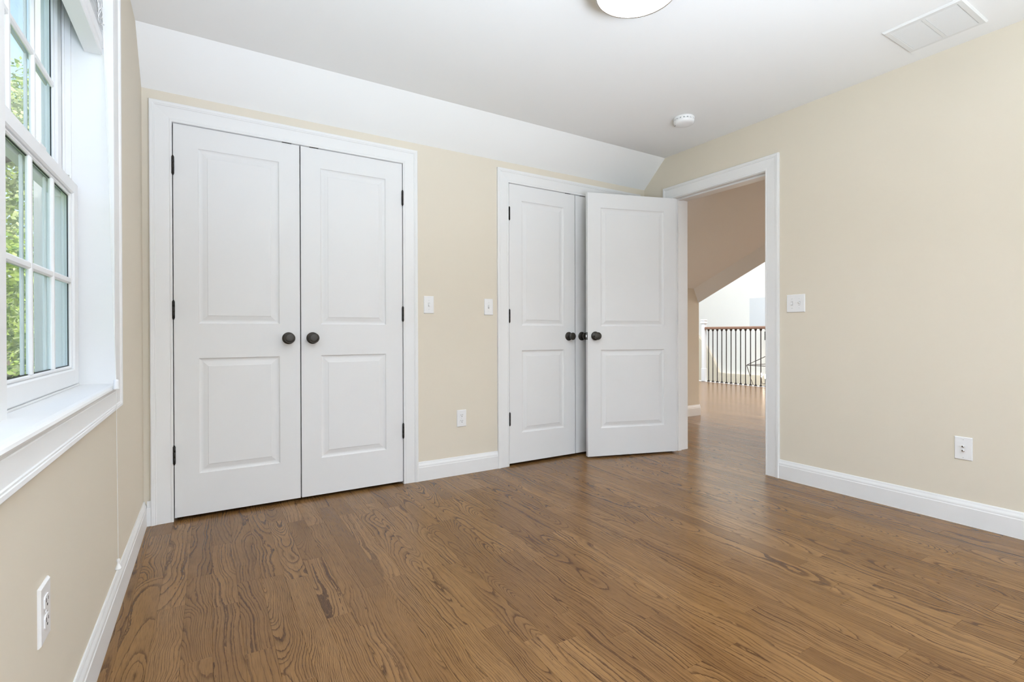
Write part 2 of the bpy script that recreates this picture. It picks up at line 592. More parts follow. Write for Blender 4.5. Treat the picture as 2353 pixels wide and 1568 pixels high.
# closet interiors
for i, (a, b) in enumerate(((D1A - .30 + .18, D1B + .15), (D2A - .15, D2B + .13))):
    w = MB()
    y0, y1 = yk, WB + .66
    w.box(a - .05, a, y0, y1, -.02, 2.3)
    w.box(b, b + .05, y0, y1, -.02, 2.3)
    w.box(a - .05, b + .05, y1, y1 + .05, -.02, 2.3)
    w.box(a - .05, b + .05, y0, y1 + .05, 2.3, 2.35)
    struct(w.build('wall_closet', 'dark_gap'), ['unlit closet interior behind the doors nearest the window', 'unlit closet interior behind the doors beside the entry'][i], 'closet')

# ------------------------------------------------------------------ trim
CASE = [(0, 0), (0, .0085), (.003, .0105), (.009, .0105), (.012, .0085), (.0155, .0100), (.071, .0130), (.0735, .0160), (.0785, .0160), (.0805, .0180), (.0915, .0190), (.0955, .0165), (.0955, 0)]
CW = .0955
def casing(name, label, plane, a, b, top, face, sign, mats='trim', z0=0):
    """three mitred boards around an opening; plane 'y' -> opening runs in x on y = face; sign = direction of the room"""
    root = empty(name, ((a + b) / 2, face, 0) if plane == 'y' else (face, (a + b) / 2, 0))
    struct(root, label, 'trim')
    def P(u, z):
        return (u - (a + b) / 2, 0, z) if plane == 'y' else (0, u - (a + b) / 2, z)
    n = (0, sign, 0) if plane == 'y' else (sign, 0, 0)
    U = (1, 0, 0) if plane == 'y' else (0, 1, 0)
    mU = tuple(-q for q in U)
    m = MB(); m.sweep(P(a, z0), (0, 0, 1), mU, n, top - z0, CASE, 0, 1); m.build('side_casing', mats, root)
    m = MB(); m.sweep(P(b, z0), (0, 0, 1), U, n, top - z0, CASE, 0, 1); m.build('side_casing', mats, root)
    m = MB(); m.sweep(P(a, top), U, (0, 0, 1), n, b - a, CASE, 1, 1); m.build('head_casing', mats, root)
    return root
def jambs(root, plane, a, b, top, f0, f1, t=.018, stop=None):
    """lining boards of an opening (children of its casing)"""
    ox, oy, _ = root.location
    def bx(u0, u1, z0, z1, q0, q1):
        m = MB()
        if plane == 'y': m.box(u0 - ox, u1 - ox, q0 - oy, q1 - oy, z0, z1)
        else: m.box(q0 - ox, q1 - ox, u0 - oy, u1 - oy, z0, z1)
        return m
    bx(a - t, a, 0, top, f0, f1).build('side_jamb', 'trim', root)
    bx(b, b + t, 0, top, f0, f1).build('side_jamb', 'trim', root)
    bx(a - t, b + t, top, top + t, f0, f1).build('head_jamb', 'trim', root)
    if stop:
        q0, q1 = stop
        bx(a, a + .011, 0, top - .011, q0, q1).build('door_stop', 'trim', root)
        bx(b - .011, b, 0, top - .011, q0, q1).build('door_stop', 'trim', root)
        bx(a, b, top - .011, top, q0, q1).build('door_stop', 'trim', root)
c1 = casing('trim_1', 'white moulded casing around the double closet nearest the window', 'y', D1A - .003, D1B + .003, DT + .004, WB, -1)
jambs(c1, 'y', D1A - .0028, D1B + .0028, DT + .003, WB, WB + .12, .015, (WB + .05, WB + .085))
c2 = casing('trim_2', 'white moulded casing around the double closet behind the open door', 'y', D2A - .003, D2B + .003, DT + .004, WB, -1)
jambs(c2, 'y', D2A - .0028, D2B + .0028, DT + .003, WB, WB + .12, .015, (WB + .05, WB + .085))
c3 = casing('trim_3', 'white moulded casing around the open entry doorway', 'x', EY0 - .004, EY1 + .004, 2.060, WR, -1)
jambs(c3, 'x', EY0, EY1, 2.056, WR, HX, .018, (WR + .040, WR + .076))
hc = casing('trim_4', 'white casing on the hall side of the entry doorway', 'x', EY0 - .004, EY1 + .004, 2.060, HX, 1)

BB = [(0, 0), (0, .0145), (.088, .0145), (.092, .0125), (.098, .0125), (.103, .0115), (.113, .0075), (.119, .006), (.124, .004), (.124, 0)]
def baseboard(name, label, p, t, n, length):
    m = MB()
    m.sweep((0, 0, 0), t, (0, 0, 1), n, length, BB)
    o = m.build(name, 'trim')
    o.location = p
    return struct(o, label, 'baseboard')
baseboard('baseboard_back', 'short white baseboard between the two closets', (D1B + .003 + CW, WB, 0), (1, 0, 0), (0, -1, 0), D2A - D1B - .006 - 2 * CW)
baseboard('baseboard_corner', 'tiny white baseboard piece between window wall and closet casing', (WL + .0145, WB, 0), (1, 0, 0), (0, -1, 0), D1A - .003 - CW - WL - .0145)
baseboard('baseboard_left', 'long white baseboard under the window', (WL, REAR, 0), (0, 1, 0), (1, 0, 0), WB - REAR)
baseboard('baseboard_right', 'long white baseboard under the cable plate', (WR, REAR, 0), (0, 1, 0), (-1, 0, 0), EY0 - .004 - CW - REAR)
baseboard('baseboard_right_end', 'white baseboard stub hidden behind the open door', (WR, EY1 + .004 + CW, 0), (0, 1, 0), (-1, 0, 0), WB - EY1 - .004 - CW)

# ------------------------------------------------------------------ doors
PROF = [(0, 0), (.0025, .0045), (.008, .0075), (.014, .0085), (.020, .0080), (.041, .0030), (.0425, .0015), (.0440, .0012)]
def door_meshes(W, H, T=.035):
    """leaf in local x (0..W), z (0..H); front face at y = 0 looking to -y, back face at y = T"""
    px0, px1 = .108, W - .108
    zs = [(.215, .820), (1.003, H - .112)]
    m = MB()
    xs = [0, px0, px1, W]
    zc = [0, zs[0][0], zs[0][1], zs[1][0], zs[1][1], H]
    for side in (0, T):
        for i in range(3):
            for j in range(5):
                if i == 1 and j in (1, 3):
                    continue
                m.add([(xs[i], side, zc[j]), (xs[i + 1], side, zc[j]), (xs[i + 1], side, zc[j + 1]), (xs[i], side, zc[j + 1])], [(0, 1, 2, 3)])
    for (p, q) in (((0, 0), (W, 0)), ((W, 0), (W, H)), ((W, H), (0, H)), ((0, H), (0, 0))):
        m.add([(p[0], 0, p[1]), (q[0], 0, q[1]), (q[0], T, q[1]), (p[0], T, p[1])], [(0, 1, 2, 3)])
    leaf = m
    panels = []
    for z0, z1 in zs:
        m = MB()
        for side, s in ((0, 1), (T, -1)):
            loops = [[(px0 + o, side + s * d, z0 + o), (px1 - o, side + s * d, z0 + o), (px1 - o, side + s * d, z1 - o), (px0 + o, side + s * d, z1 - o)] for o, d in PROF]
            vs_ = [p for l in loops for p in l]
            fs = []
            for i in range(len(loops) - 1):
                for k in range(4):
                    fs.append((i * 4 + k, i * 4 + (k + 1) % 4, i * 4 + 4 + (k + 1) % 4, i * 4 + 4 + k))
            e = (len(loops) - 1) * 4
            fs.append((e, e + 1, e + 2, e + 3))
            m.add(vs_, fs)
        panels.append(m)
    return leaf, panels
ROSE = [(.034, 0), (.034, .0035), (.0325, .006), (.028, .0085), (.019, .0105), (.0145, .0125)]
def KNOB(p):
    return [(.0125, .010), (.0125, p - .029), (.016, p - .025), (.0245, p - .020), (.0275, p - .013), (.029, p - .007), (.029, p - .004), (.0275, p - .0022), (.0255, p - .002), (.0245, p - .003), (.0235, p - .0018), (.019, p - .0006), (.010, p), (0, p)]
def knob(root, x, z, y, ny, p=.057):
    m = MB(); m.lathe(ROSE, (x, y, z), (0, ny, 0), 36)
    r = m.build('door_knob', 'bronze', root)
    m = MB(); m.lathe(KNOB(p), (x, y, z), (0, ny, 0), 36)
    m.build('knob_grip', 'bronze', r)
    return r
def hinge(root, x, z, y, leaf_dir):
    m = MB()
    h = .089
    m.lathe([(.0001, -.006), (.0035, -.005), (.0045, -.002), (.0035, 0), (.0062, .0005), (.0062, h / 3 - .0005), (.0055, h / 3), (.0062, h / 3 + .0005), (.0062, 2 * h / 3 - .0005), (.0055, 2 * h / 3), (.0062, 2 * h / 3 + .0005), (.0062, h - .0005), (.0035, h), (.0045, h + .002), (.0035, h + .005), (.0001, h + .006)], (x, y, z - h / 2), (0, 0, 1), 16)
    o = m.build('hinge', 'hinge', root)
    m = MB()
    m.box(x - .0012, x + .0012, y, y + .030, z - h / 2, z + h / 2)
    m.build('hinge_leaf', 'hinge', o)
    return o
HZ = (1.832, 1.090, .342)
def closet_leaf(name, label, x0, x1, hinge_left):
    W = x1 - x0 - .0045
    H = DT - .0005 - .0176
    zb = .0176
    fy = WB - .004
    root_x = x0 + .0015 if hinge_left else x0 + .003
    leaf, panels = door_meshes(W, H)
    o = leaf.build(name, 'door')
    o.location = (root_x, fy, zb)
    struct(o, label, 'door')
    for p in panels:
        p.build('raised_panel', 'door', o)
    knob(o, W - .0615 if hinge_left else .0615, .940 - zb, 0, -1)
    for z in HZ:
        hinge(o, -.001 if hinge_left else W + .001, z - zb, -.0065, 1)
    bx = W - .092 if hinge_left else .048
    m = MB(); m.box(bx, bx + .050, -.001, .022, H + .0002, H + .0042)
    m.build('ball_catch', 'hinge', o)
    return o
closet_leaf('door_1', 'white two-panel closet door next to the window, hinged on its left', D1A, D1G, True)
closet_leaf('door_2', 'white two-panel closet door beside the wall with two switches, hinged on its right', D1G, D1B, False)
closet_leaf('door_3', 'white two-panel closet door half beside the open entry door, fully showing its panels', D2A, D2G, True)
closet_leaf('door_4', 'white closet door mostly hidden behind the open entry door', D2G, D2B, False)

# entry door, swung open 107 degrees
EW, EH = .762, 2.030
leaf, panels = door_meshes(EW, EH)
entry = leaf.build('door_5', 'door')
struct(entry, 'white two-panel entry door standing open in front of the far closet', 'door')
for p in panels:
    p.build('raised_panel', 'door', entry)
# local x runs from the hinge edge outwards, front (y = 0) is the visible face
A = math.radians(270 - 107)
entry.location = (3.2085, 2.733, .0135)
entry.rotation_euler = (0, 0, A + PI)      # local +x would point away; mirrored below
# mirror the leaf along x so that it runs from the hinge into the room
for ob in [entry] + list(entry.children):
    for v in ob.data.vertices:
        v.co.x = -v.co.x
    ob.data.flip_normals()
knob(entry, -(EW - .0615), .942 - .0135, 0, -1)
knob(entry, -(EW - .0615), .942 - .0135, .035, 1, .046)
m = MB(); m.box(-EW - .0008, -EW + .001, .0055, .0295, .9285 - .029, .9285 + .029)
lp = m.build('latch_plate', 'hinge', entry)
m = MB(); m.prism([(-EW - .011, .012), (-EW - .0008, .012), (-EW - .0008, .024), (-EW - .004, .024)], 'z', .9285 - .009, .9285 + .009)
m.build('latch_bolt', 'steel', lp)
for z in (1.825, 1.083, .335):
    m = MB()
    m.lathe([(.0062, 0), (.0062, .089)], (.007, .043, z - .0445), (0, 0, 1), 14)
    h_ = m.build('hinge', 'hinge', entry)
    m = MB()
    m.box(-.0004, .0012, .004, .040, z - .0445, z + .0445)
    m.build('hinge_leaf', 'hinge', h_)
m = MB()
m.box(WR - .0085, WR + .05, EY0 - .0006, EY0 + .0014, .913, .972)
o = m.build('strike_plate', 'hinge', c3)
o.location = (-c3.location.x, -c3.location.y, 0)

# ------------------------------------------------------------------ window
def win_unit(y0, y1, name, label):
    """double hung six-over-six unit; glass side at -x. y0..y1 inside width"""
    root = empty(name, (-.40, (y0 + y1) / 2, .80))
    struct(root, label, 'window')
    ox, oy, oz = root.location
    def L(m, nm, mat, par=root):
        m.v = [(a - ox, b - oy, c - oz) for a, b, c in m.v]
        return m.build(nm, mat, par)
    zt_ = 2.105
    # frame: jamb liners with tracks, head and sill
    m = MB()
    for s, yy in ((1, y1), (-1, y0)):
        def yb(a, b): return (yy - a, yy - b) if s > 0 else (yy + b, yy + a)
        q = sorted((yy, yy - s * .012)); m.box(-.456, -.384, q[0], q[1], .775, zt_)
        q = sorted((yy, yy - s * .020)); m.box(-.404, -.398, q[0], q[1], .775, zt_)
        q = sorted((yy, yy - s * .018)); m.box(-.368, -.364, q[0], q[1], .775, zt_) if False else None
    m.box(-.456, -.366, y0, y1, zt_ - .03, zt_)
    m.prism([(-.456, .790), (-.402, .8025), (-.368, .8025), (-.368, .760), (-.456, .745)], 'y', y0, y1)
    L(m, 'frame', 'vinyl')
    def sash(nm, xf, xb, z0, z1, rail0, rail1):
        a, b = y0 + .013, y1 - .013
        st = .058
        m = MB()
        c = .004
        m.bev(xb, xf, a, a + st, z0, z1, c)
        m.bev(xb, xf, b - st, b, z0, z1, c)
        m.bev(xb, xf - .0002, a + st - .006, b - st + .006, z0, z0 + rail0, c)
        m.bev(xb, xf - .0002, a + st - .006, b - st + .006, z1 - rail1, z1, c)
        s_ = L(m, nm, 'vinyl')
        ga, gb, gz0, gz1 = a + st, b - st, z0 + rail0, z1 - rail1
        xg = (xf + xb) / 2 - .003
        # glazing bead
        m = MB()
        for (p, q, r, t) in ((ga, ga + .012, gz0, gz1), (gb - .012, gb, gz0, gz1), (ga + .012, gb - .012, gz0, gz0 + .010), (ga + .012, gb - .012, gz1 - .010, gz1)):
            m.bev(xg + .004, xg + .012, p, q, r, t, .003)
        L(m, 'glazing_bead', 'vinyl', s_)
        m = MB()
        for (p, q, r, t) in ((ga + .012, ga + .0145, gz0 + .01, gz1 - .01), (gb - .0145, gb - .012, gz0 + .01, gz1 - .01), (ga + .012, gb - .012, gz0 + .010, gz0 + .0125), (ga + .012, gb - .012, gz1 - .0125, gz1 - .010)):
            m.box(xg + .0035, xg + .006, p, q, r, t)
        L(m, 'gasket', 'slot', s_)
        ys = [ga + .012 + (gb - ga - .024) * i / 3 for i in range(4)]
        zs = [gz0 + .010 + (gz1 - gz0 - .020) * i / 2 for i in range(3)]
        for i in range(3):
            for j in range(2):
                m = MB(); m.box(xg - .002, xg + .002, ys[i], ys[i + 1], zs[j], zs[j + 1])
                L(m, 'pane', 'glass', s_)
        for i in (1, 2):
            m = MB(); m.bev(xg + .0025, xg + .014, ys[i] - .010, ys[i] + .010, gz0 + .008, gz1 - .008, .0045)
            L(m, 'muntin', 'vinyl', s_)
            m = MB(); m.bev(xg - .009, xg - .0025, ys[i] - .007, ys[i] + .007, gz0 + .008, gz1 - .008, .003)
            L(m, 'muntin', 'vinyl', s_)
        m = MB(); m.bev(xg + .0025, xg + .0135, ga + .010, gb - .010, zs[1] - .010, zs[1] + .010, .0045)
        L(m, 'muntin', 'vinyl', s_)
        m = MB(); m.bev(xg - .0088, xg - .0025, ga + .010, gb - .010, zs[1] - .007, zs[1] + .007, .003)
        L(m, 'muntin', 'vinyl', s_)
        return s_
    lo_ = sash('lower_sash', -.367, -.399, .803, 1.456, .052, .042)
    sash('upper_sash', -.405, -.437, 1.412, 2.080, .046, .050)
    m = MB(); m.bev(-.399, -.372, (y0 + y1) / 2 - .03, (y0 + y1) / 2 + .03, 1.456, 1.468, .003)
    L(m, 'sash_lock', 'vinyl', lo_)
    # balance shoe in the track
    m = MB(); m.box(-.396, -.388, y1 - .0130, y1 - .0115, 1.475, 1.487)
    L(m, 'balance_shoe', 'nickel')
    return root
WY = 1.378
win1 = win_unit(WY, WIN_Y1 - .012, 'window_1', 'white double-hung window with divided panes at the left edge')
win2 = copy_tree(win1)
win2.name = 'window_2'
struct(win2, 'white double-hung window unit left of the mullion, outside the frame', 'window')
win2.location.y -= (WIN_Y1 - .012 - WY) + .085
# lining, mullion, stool and picture-frame casing of the window
wt = empty('trim_5', (WL, (WIN_Y0 + WIN_Y1) / 2, WIN_Z0))
struct(wt, 'white window surround with deep lining, moulded casing and stool', 'trim')
ox, oy, oz = wt.location
def WT(m, nm, mat='trim', par=wt):
    m.v = [(a - ox, b - oy, c - oz) for a, b, c in m.v]
    return m.build(nm, mat, par)
m = MB(); m.box(-.458, WL + .010, WIN_Y1 - .012, WIN_Y1 + .006, WIN_Z0, WIN_Z1); WT(m, 'side_lining')
m = MB(); m.box(-.458, WL + .010, WIN_Y0 - .006, WIN_Y0 + .012, WIN_Z0, WIN_Z1); WT(m, 'side_lining')
m = MB(); m.box(-.458, WL + .010, WIN_Y0 - .006, WIN_Y1 + .006, WIN_Z1 - .016, WIN_Z1 + .006); WT(m, 'head_lining')
m = MB(); m.bev(-.458, -.345, WY - .085, WY - .003, WIN_Z0, WIN_Z1 - .016, .004); WT(m, 'mullion')
# stool with rounded nose
nose = [(-.366, .780), (-.366, .797), (-.280, .797), (-.2715, .7955), (-.2665, .791), (-.2645, .7855), (-.2665, .7805), (-.2715, .7775), (-.277, .7765), (-.300, .7765), (-.300, .780)]
m = MB(); m.prism(nose, 'y', WIN_Y0 + .012, WIN_Y1 - .012); WT(m, 'stool')
ca, cb = WIN_Y0, WIN_Y1
m = MB(); m.sweep((WL, cb, .778), (0, 0, 1), (0, 1, 0), (1, 0, 0), WIN_Z1 - .778, CASE, .72, 1); WT(m, 'side_casing')
m = MB(); m.sweep((WL, ca, .778), (0, 0, 1), (0, -1, 0), (1, 0, 0), WIN_Z1 - .778, CASE, .72, 1); WT(m, 'side_casing')
m = MB(); m.sweep((WL, ca, WIN_Z1), (0, 1, 0), (0, 0, 1), (1, 0, 0), cb - ca, CASE, 1, 1); WT(m, 'head_casing')
AP = [(a * .72, b) for a, b in CASE]
m = MB(); m.sweep((WL, ca, .778), (0, 1, 0), (0, 0, -1), (1, 0, 0), cb - ca, AP, 1 / .72, 1 / .72); WT(m, 'apron_casing')

# raised blind
bl = empty('window_blind', (-.325, 1.77, 1.905))
tag(bl, 'white horizontal blind pulled up in a tight stack at the window top', 'blind')
ox, oy, oz = bl.location
def BL(m, nm, mat='vinyl', par=bl):
    m.v = [(a - ox, b - oy, c - oz) for a, b, c in m.v]
    return m.build(nm, mat, par)
by0, by1 = 1.392, 2.150
m = MB(); m.prism([(-.350, 1.905), (-.307, 1.905), (-.304, 1.909), (-.304, 1.926), (-.300, 1.930), (-.300, 1.958), (-.303, 1.962), (-.350, 1.962)], 'y', by0, by1); BL(m, 'bottom_rail')
zz = 1.9645
for i in range(14):
    m = MB()
    dx = random.uniform(-.0012, .0012)
    m.prism([(-.353 + dx, zz), (-.328 + dx, zz + .0022), (-.302 + dx, zz), (-.302 + dx, zz + .0030), (-.328 + dx, zz + .0052), (-.353 + dx, zz + .0030)], 'y', by0 + random.uniform(0, .002), by1 - random.uniform(0, .002))
    BL(m, 'slat')
    zz += .0085
m = MB(); m.box(-.354, -.308, by0 - .004, by1 + .002, 2.088, 2.122); BL(m, 'head_rail')
# pull cords with tassel, lift cord with bell tassel, tangled loops on the stack
def wavy(p, q, n=20, amp=.002, ph=0):
    p, q = Vector(p), Vector(q)
    return [p.lerp(q, i / n) + Vector((0, math.sin(i * .9 + ph), 0)) * amp * math.sin(PI * i / n) for i in range(n + 1)]
top_c = (-.297, 2.118, 2.07)
end_c = (-.2575, 2.030, .815)
m = MB(); m.tube([(-.300, 2.118, 2.10), top_c, (-.294, 2.110, 1.93)] + wavy((-.289, 2.10, 1.80), end_c, 22, .004), .0011, 6)
pc = BL(m, 'pull_cord', 'cord')
m = MB(); m.tube([(-.300, 2.128, 2.10), (-.297, 2.127, 2.0)] + wavy((-.289, 2.118, 1.80), (-.2575, 2.036, .815), 22, .005, 1.5), .0011, 6)
BL(m, 'pull_cord', 'cord')
m = MB(); m.lathe([(.003, 0), (.0068, -.002), (.0072, -.006), (.0078, -.024), (.0088, -.028), (.0088, -.032), (.004, -.033)], (-.2565, 2.033, .819), (0.02, -.02, 1), 18)
BL(m, 'tassel', 'plastic', pc)
m = MB(); m.tube(wavy((-.2570, 2.034, .79), (-.2620, 2.098, .215), 16, .001), .0008, 6)
lc = BL(m, 'lift_cord', 'cord')
m = MB(); m.lathe([(.002, .002), (.0045, 0), (.0050, -.006), (.0035, -.010), (.0042, -.016), (.0070, -.024), (.0092, -.030), (.0095, -.033), (.006, -.035)], (-.2625, 2.100, .214), (-.02, 0, 1), 20)
BL(m, 'bell_tassel', 'plastic', lc)
for k in range(4):
    r0 = random.Random(k)
    pts = []
    cy_, cz_ = 2.03 + .02 * k, 2.035 - .012 * k
    for i in range(19):
        a = 2 * PI * i / 18 * 1.15 + k
        pts.append((-.2975 + .003 * math.sin(a * 2 + k), cy_ + (.022 + .006 * k) * math.cos(a), cz_ + (.016 + .01 * r0.random()) * math.sin(a) + .010 * math.cos(a)))
    m = MB(); m.tube(pts, .0011, 6); BL(m, 'cord_loop', 'cord')

# ------------------------------------------------------------------ electrical plates (local: x right, z up, face to -y, wall plane y = 0)
def plate(root, W=.070, H=.1145, T=.0055):
    m = MB()
    m.prism([(-W / 2, -.0), (-W / 2, -.002), (-W / 2 + .003, -T), (W / 2 - .003, -T), (W / 2, -.002), (W / 2, 0)], 'z', -H / 2 + .003, H / 2 - .003)
    m.add([(-W / 2, 0, H / 2 - .003), (-W / 2, -.002, H / 2 - .003), (-W / 2 + .003, -T, H / 2 - .003), (W / 2 - .003, -T, H / 2 - .003), (W / 2, -.002, H / 2 - .003), (W / 2, 0, H / 2 - .003),
           (-W / 2, 0, H / 2), (-W / 2, -.002, H / 2), (W / 2, -.002, H / 2), (W / 2, 0, H / 2)],
          [(1, 2, 7), (2, 3, 8, 7), (3, 4, 8), (6, 7, 8, 9), (0, 1, 7, 6), (4, 5, 9, 8)])
    m.add([(-W / 2, 0, -H / 2 + .003), (-W / 2, -.002, -H / 2 + .003), (-W / 2 + .003, -T, -H / 2 + .003), (W / 2 - .003, -T, -H / 2 + .003), (W / 2, -.002, -H / 2 + .003), (W / 2, 0, -H / 2 + .003),
           (-W / 2, 0, -H / 2), (-W / 2, -.002, -H / 2), (W / 2, -.002, -H / 2), (W / 2, 0, -H / 2)],
          [(1, 7, 2), (2, 7, 8, 3), (3, 8, 4), (6, 9, 8, 7), (0, 6, 7, 1), (4, 8, 9, 5)])
    return m.build('plate', 'plastic', root)
def screw(p, x, z, T=.0055, par_name='screw'):
    m = MB(); m.lathe([(.0030, 0), (.0030, .0008), (.0022, .0013), (0, .0014)], (x, -T, z), (0, -1, 0), 12)
    s = m.build('screw', 'plastic', p)
    m = MB(); m.box(x - .0024, x + .0024, -T - .0017, -T - .0010, z - .0003, z + .0003); m.build('screw_slot', 'slot', s)
def toggle(p, x, up_):
    m = MB(); m.box(x - .0055, x + .0055, -.0058, -.0052, -.0125, .0125)
    m.build('toggle_slot', 'slot', p)
    m = MB(); m.box(x - .0046, x + .0046, -.0070, -.005, -.0116, .0116); m.build('toggle_bezel', 'plastic', p)
    s = 1 if up_ else -1
    m = MB(); m.prism([(-.0055, -.0055 * s), (-.0055, .0055 * s), (-.0175, .0105 * s), (-.0180, .0050 * s)][::s], 'x', x - .0038, x + .0038)
    m.build('toggle', 'plastic', p)
    for z in (.030, -.030): screw(p, x, z)
def fix(name, label, cat, loc, rz):
    r = empty(name, loc, rz)
    return tag(r, label, cat, {'light switch': 'light switches on the walls', 'outlet': 'power outlets on the walls'}.get(cat))
RB, RR, RL = 0, -PI / 2, PI / 2
# a plate facing -y (back wall) has rotation 0; facing -x (right wall) -90 deg; facing +x (left wall) +90 deg
s = fix('light_switch', 'white single light switch beside the closet nearest the window', 'light switch', (1.239, WB, 1.154), RB); toggle(plate(s), 0, False)
s = fix('light_switch', 'white single light switch beside the closet with the open door', 'light switch', (1.688, WB, 1.151), RB); toggle(plate(s), 0, False)
s = fix('light_switch', 'white double light switch on the wall right of the entry doorway', 'light switch', (WR, 1.786, 1.152), RR)
p = plate(s, .116, .1145); toggle(p, -.023, False); toggle(p, .023, True)
def outlet(s):
    p = plate(s)
    for zc in (.0195, -.0195):
        m = MB()
        pts = []
        for i in range(24):
            a = 2 * PI * i / 24
            pts.append((max(-.0145, min(.0145, .0172 * math.cos(a))), zc + max(-.0138, min(.0138, .0172 * math.sin(a)))))
        m.prism(pts, 'y', -.0075, -.004)
        r = m.build('receptacle', 'plastic', p)
        m = MB()
        m.box(-.0075, -.0055, -.0079, -.0070, zc + .000, zc + .0085); m.build('slot', 'slot', r)
        m = MB()
        m.box(.0055, .0075, -.0079, -.0070, zc + .001, zc + .0078); m.build('slot', 'slot', r)
        m = MB()
        m.lathe([(.0026, 0), (.0026, .0006)], (0, -.0073, zc - .0062), (0, -1, 0), 12); m.build('ground_hole', 'slot', r)
    screw(p, 0, 0)
s = fix('power_outlet', 'white duplex outlet low on the wall between the closets', 'outlet', (1.4745, WB, .383), RB); outlet(s)
s = fix('power_outlet', 'white duplex outlet low on the wall under the window', 'outlet', (WL, 1.326, .4145), RL); outlet(s)
s = fix('cable_plate', 'white cable wall plate with two metal jacks above the right baseboard', 'wall plate', (WR, .9525, .381), RR)
p = plate(s)
for z in (.0105, -.0105):
    m = MB(); m.lathe([(.0062, 0), (.0062, .0025), (.0050, .003), (.0048, .010), (.0042, .0105), (.0018, .0105), (.0018, .008), (0, .008)], (0, -.0055, z), (0, -1, 0), 6 if z > 0 else 16, False)
    j = m.build('coaxial_jack', 'steel', p)
    m = MB(); m.lathe([(.0022, 0), (.0022, .0004)], (0, -.0158, z), (0, -1, 0), 12); m.build('jack_hole', 'slot', j)
for z in (.045, -.045): screw(p, 0, z)

# ------------------------------------------------------------------ ceiling things
LX, LY = 1.4715, 1.4468
cl = empty('ceiling_light', (LX, LY, CZ))
tag(cl, 'lit round flush ceiling light with a brushed nickel rim', 'ceiling light')
m = MB(); m.lathe([(.060, 0), (.150, 0), (.158, -.004), (.1645, -.010), (.1645, -.0795), (.1625, -.0825), (.1585, -.0825), (.1570, -.079), (.1570, -.02), (.060, -.02)], (0, 0, 0), (0, 0, 1), 64)
m.build('rim', 'nickel', cl)
m = MB(); m.lathe([(.1568, -.070), (.1565, -.080), (.150, -.0855), (.13, -.0905), (.09, -.095), (.045, -.0968), (0, -.097)], (0, 0, 0), (0, 0, 1), 64)
m.build('diffuser', 'lamp', cl)

sd = empty('smoke_detector', (2.737, 2.262, CZ))
tag(sd, 'white round smoke detector on the ceiling near the doorway', 'smoke detector')
m = MB(); m.lathe([(.066, 0), (.068, -.002), (.068, -.012), (.066, -.014), (.055, -.014)], (0, 0, 0), (0, 0, 1), 48); m.build('base', 'plastic', sd)
m = MB(); m.lathe([(.057, -.012), (.057, -.021)], (0, 0, 0), (0, 0, 1), 48); m.build('grille', 'slot', sd)
cv = MB(); cv.lathe([(.058, -.020), (.066, -.020), (.0675, -.023), (.0655, -.034), (.060, -.041), (.050, -.0455), (.03, -.048), (0, -.0485)], (0, 0, 0), (0, 0, 1), 48); cv = cv.build('cover', 'plastic', sd)
for i in range(18):
    a = 2 * PI * i / 18
    m = MB()
    m.box(-.0065, .0065, .056, .0665, -.021, -.0125)
    m.v = [(px_ * math.cos(a) - py_ * math.sin(a), px_ * math.sin(a) + py_ * math.cos(a), pz_) for px_, py_, pz_ in m.v]
    m.build('grille_rib', 'plastic', sd)
for k, (dx, dy) in enumerate(((-.034, .014), (-.028, .020), (-.037, .006))):
    m = MB(); m.lathe([(.0022, 0), (.0022, -.0008)], (dx - .006, dy + .028, -.0462), (0, 0, 1), 8)
    m.build('sound_hole', 'slot', cv)

vt = empty('ceiling_vent', (2.9365, .975, CZ))
tag(vt, 'white two-bank louvred air return vent in the ceiling corner', 'air vent')
hx_, hy_ = .1545, .1500
m = MB()
fr_ = [(-hx_, -hy_), (hx_, -hy_), (hx_, hy_), (-hx_, hy_)]
ix, iy = hx_ - .026, hy_ - .026
VP = [(0, 0), (0, .0085), (.003, .0095), (.021, .0095), (.026, .004), (.026, 0)]
m.sweep((-ix, iy, 0), (1, 0, 0), (0, 1, 0), (0, 0, -1), 2 * ix, VP, 1, 1)
m.sweep((-ix, -iy, 0), (1, 0, 0), (0, -1, 0), (0, 0, -1), 2 * ix, VP, 1, 1)
m.sweep((ix, -iy, 0), (0, 1, 0), (1, 0, 0), (0, 0, -1), 2 * iy, VP, 1, 1)
m.sweep((-ix, -iy, 0), (0, 1, 0), (-1, 0, 0), (0, 0, -1), 2 * iy, VP, 1, 1)
m.build('frame', 'vent', vt)
m = MB(); m.box(-ix, ix, -.0065, .0065, -.009, -.0005); m.build('divider', 'vent', vt)
m = MB(); m.box(-ix, ix, -iy, iy, -.0012, -.0002); m.build('backing', 'slot', vt)
for (y0, y1) in ((.0065, iy), (-iy, -.0065)):
    m = MB()
    n = 21
    for i in range(n):
        xc = -ix + (i + .5) * 2 * ix / n
        m.prism([(xc - .0062, -.0025), (xc - .0030, -.0070), (xc + .0050, -.0088), (xc + .0050, -.0080), (xc - .0024, -.0060), (xc - .0054, -.0018)], 'y', y0 + .0012, y1 - .0005)
    b_ = m.build('louver_bank', 'vent', vt)
    b_['kind'] = 'stuff'

# ------------------------------------------------------------------ hall beyond the doorway
w = MB(); w.box(HX, 4.905, KY, KY + .12, -.02, KZ + .02)
struct(w.build('wall_hall_knee', 'wall'), 'low beige knee wall seen through the doorway', 'wall')
baseboard('baseboard_hall', 'short white baseboard of the knee wall in the hall', (HX, KY, 0), (1, 0, 0), (0, -1, 0), 4.905 - HX + .012)
SM = .90
def sl(y): return KZ + SM * (KY - y)
ytop = KY - (CZ + .02 - KZ) / SM
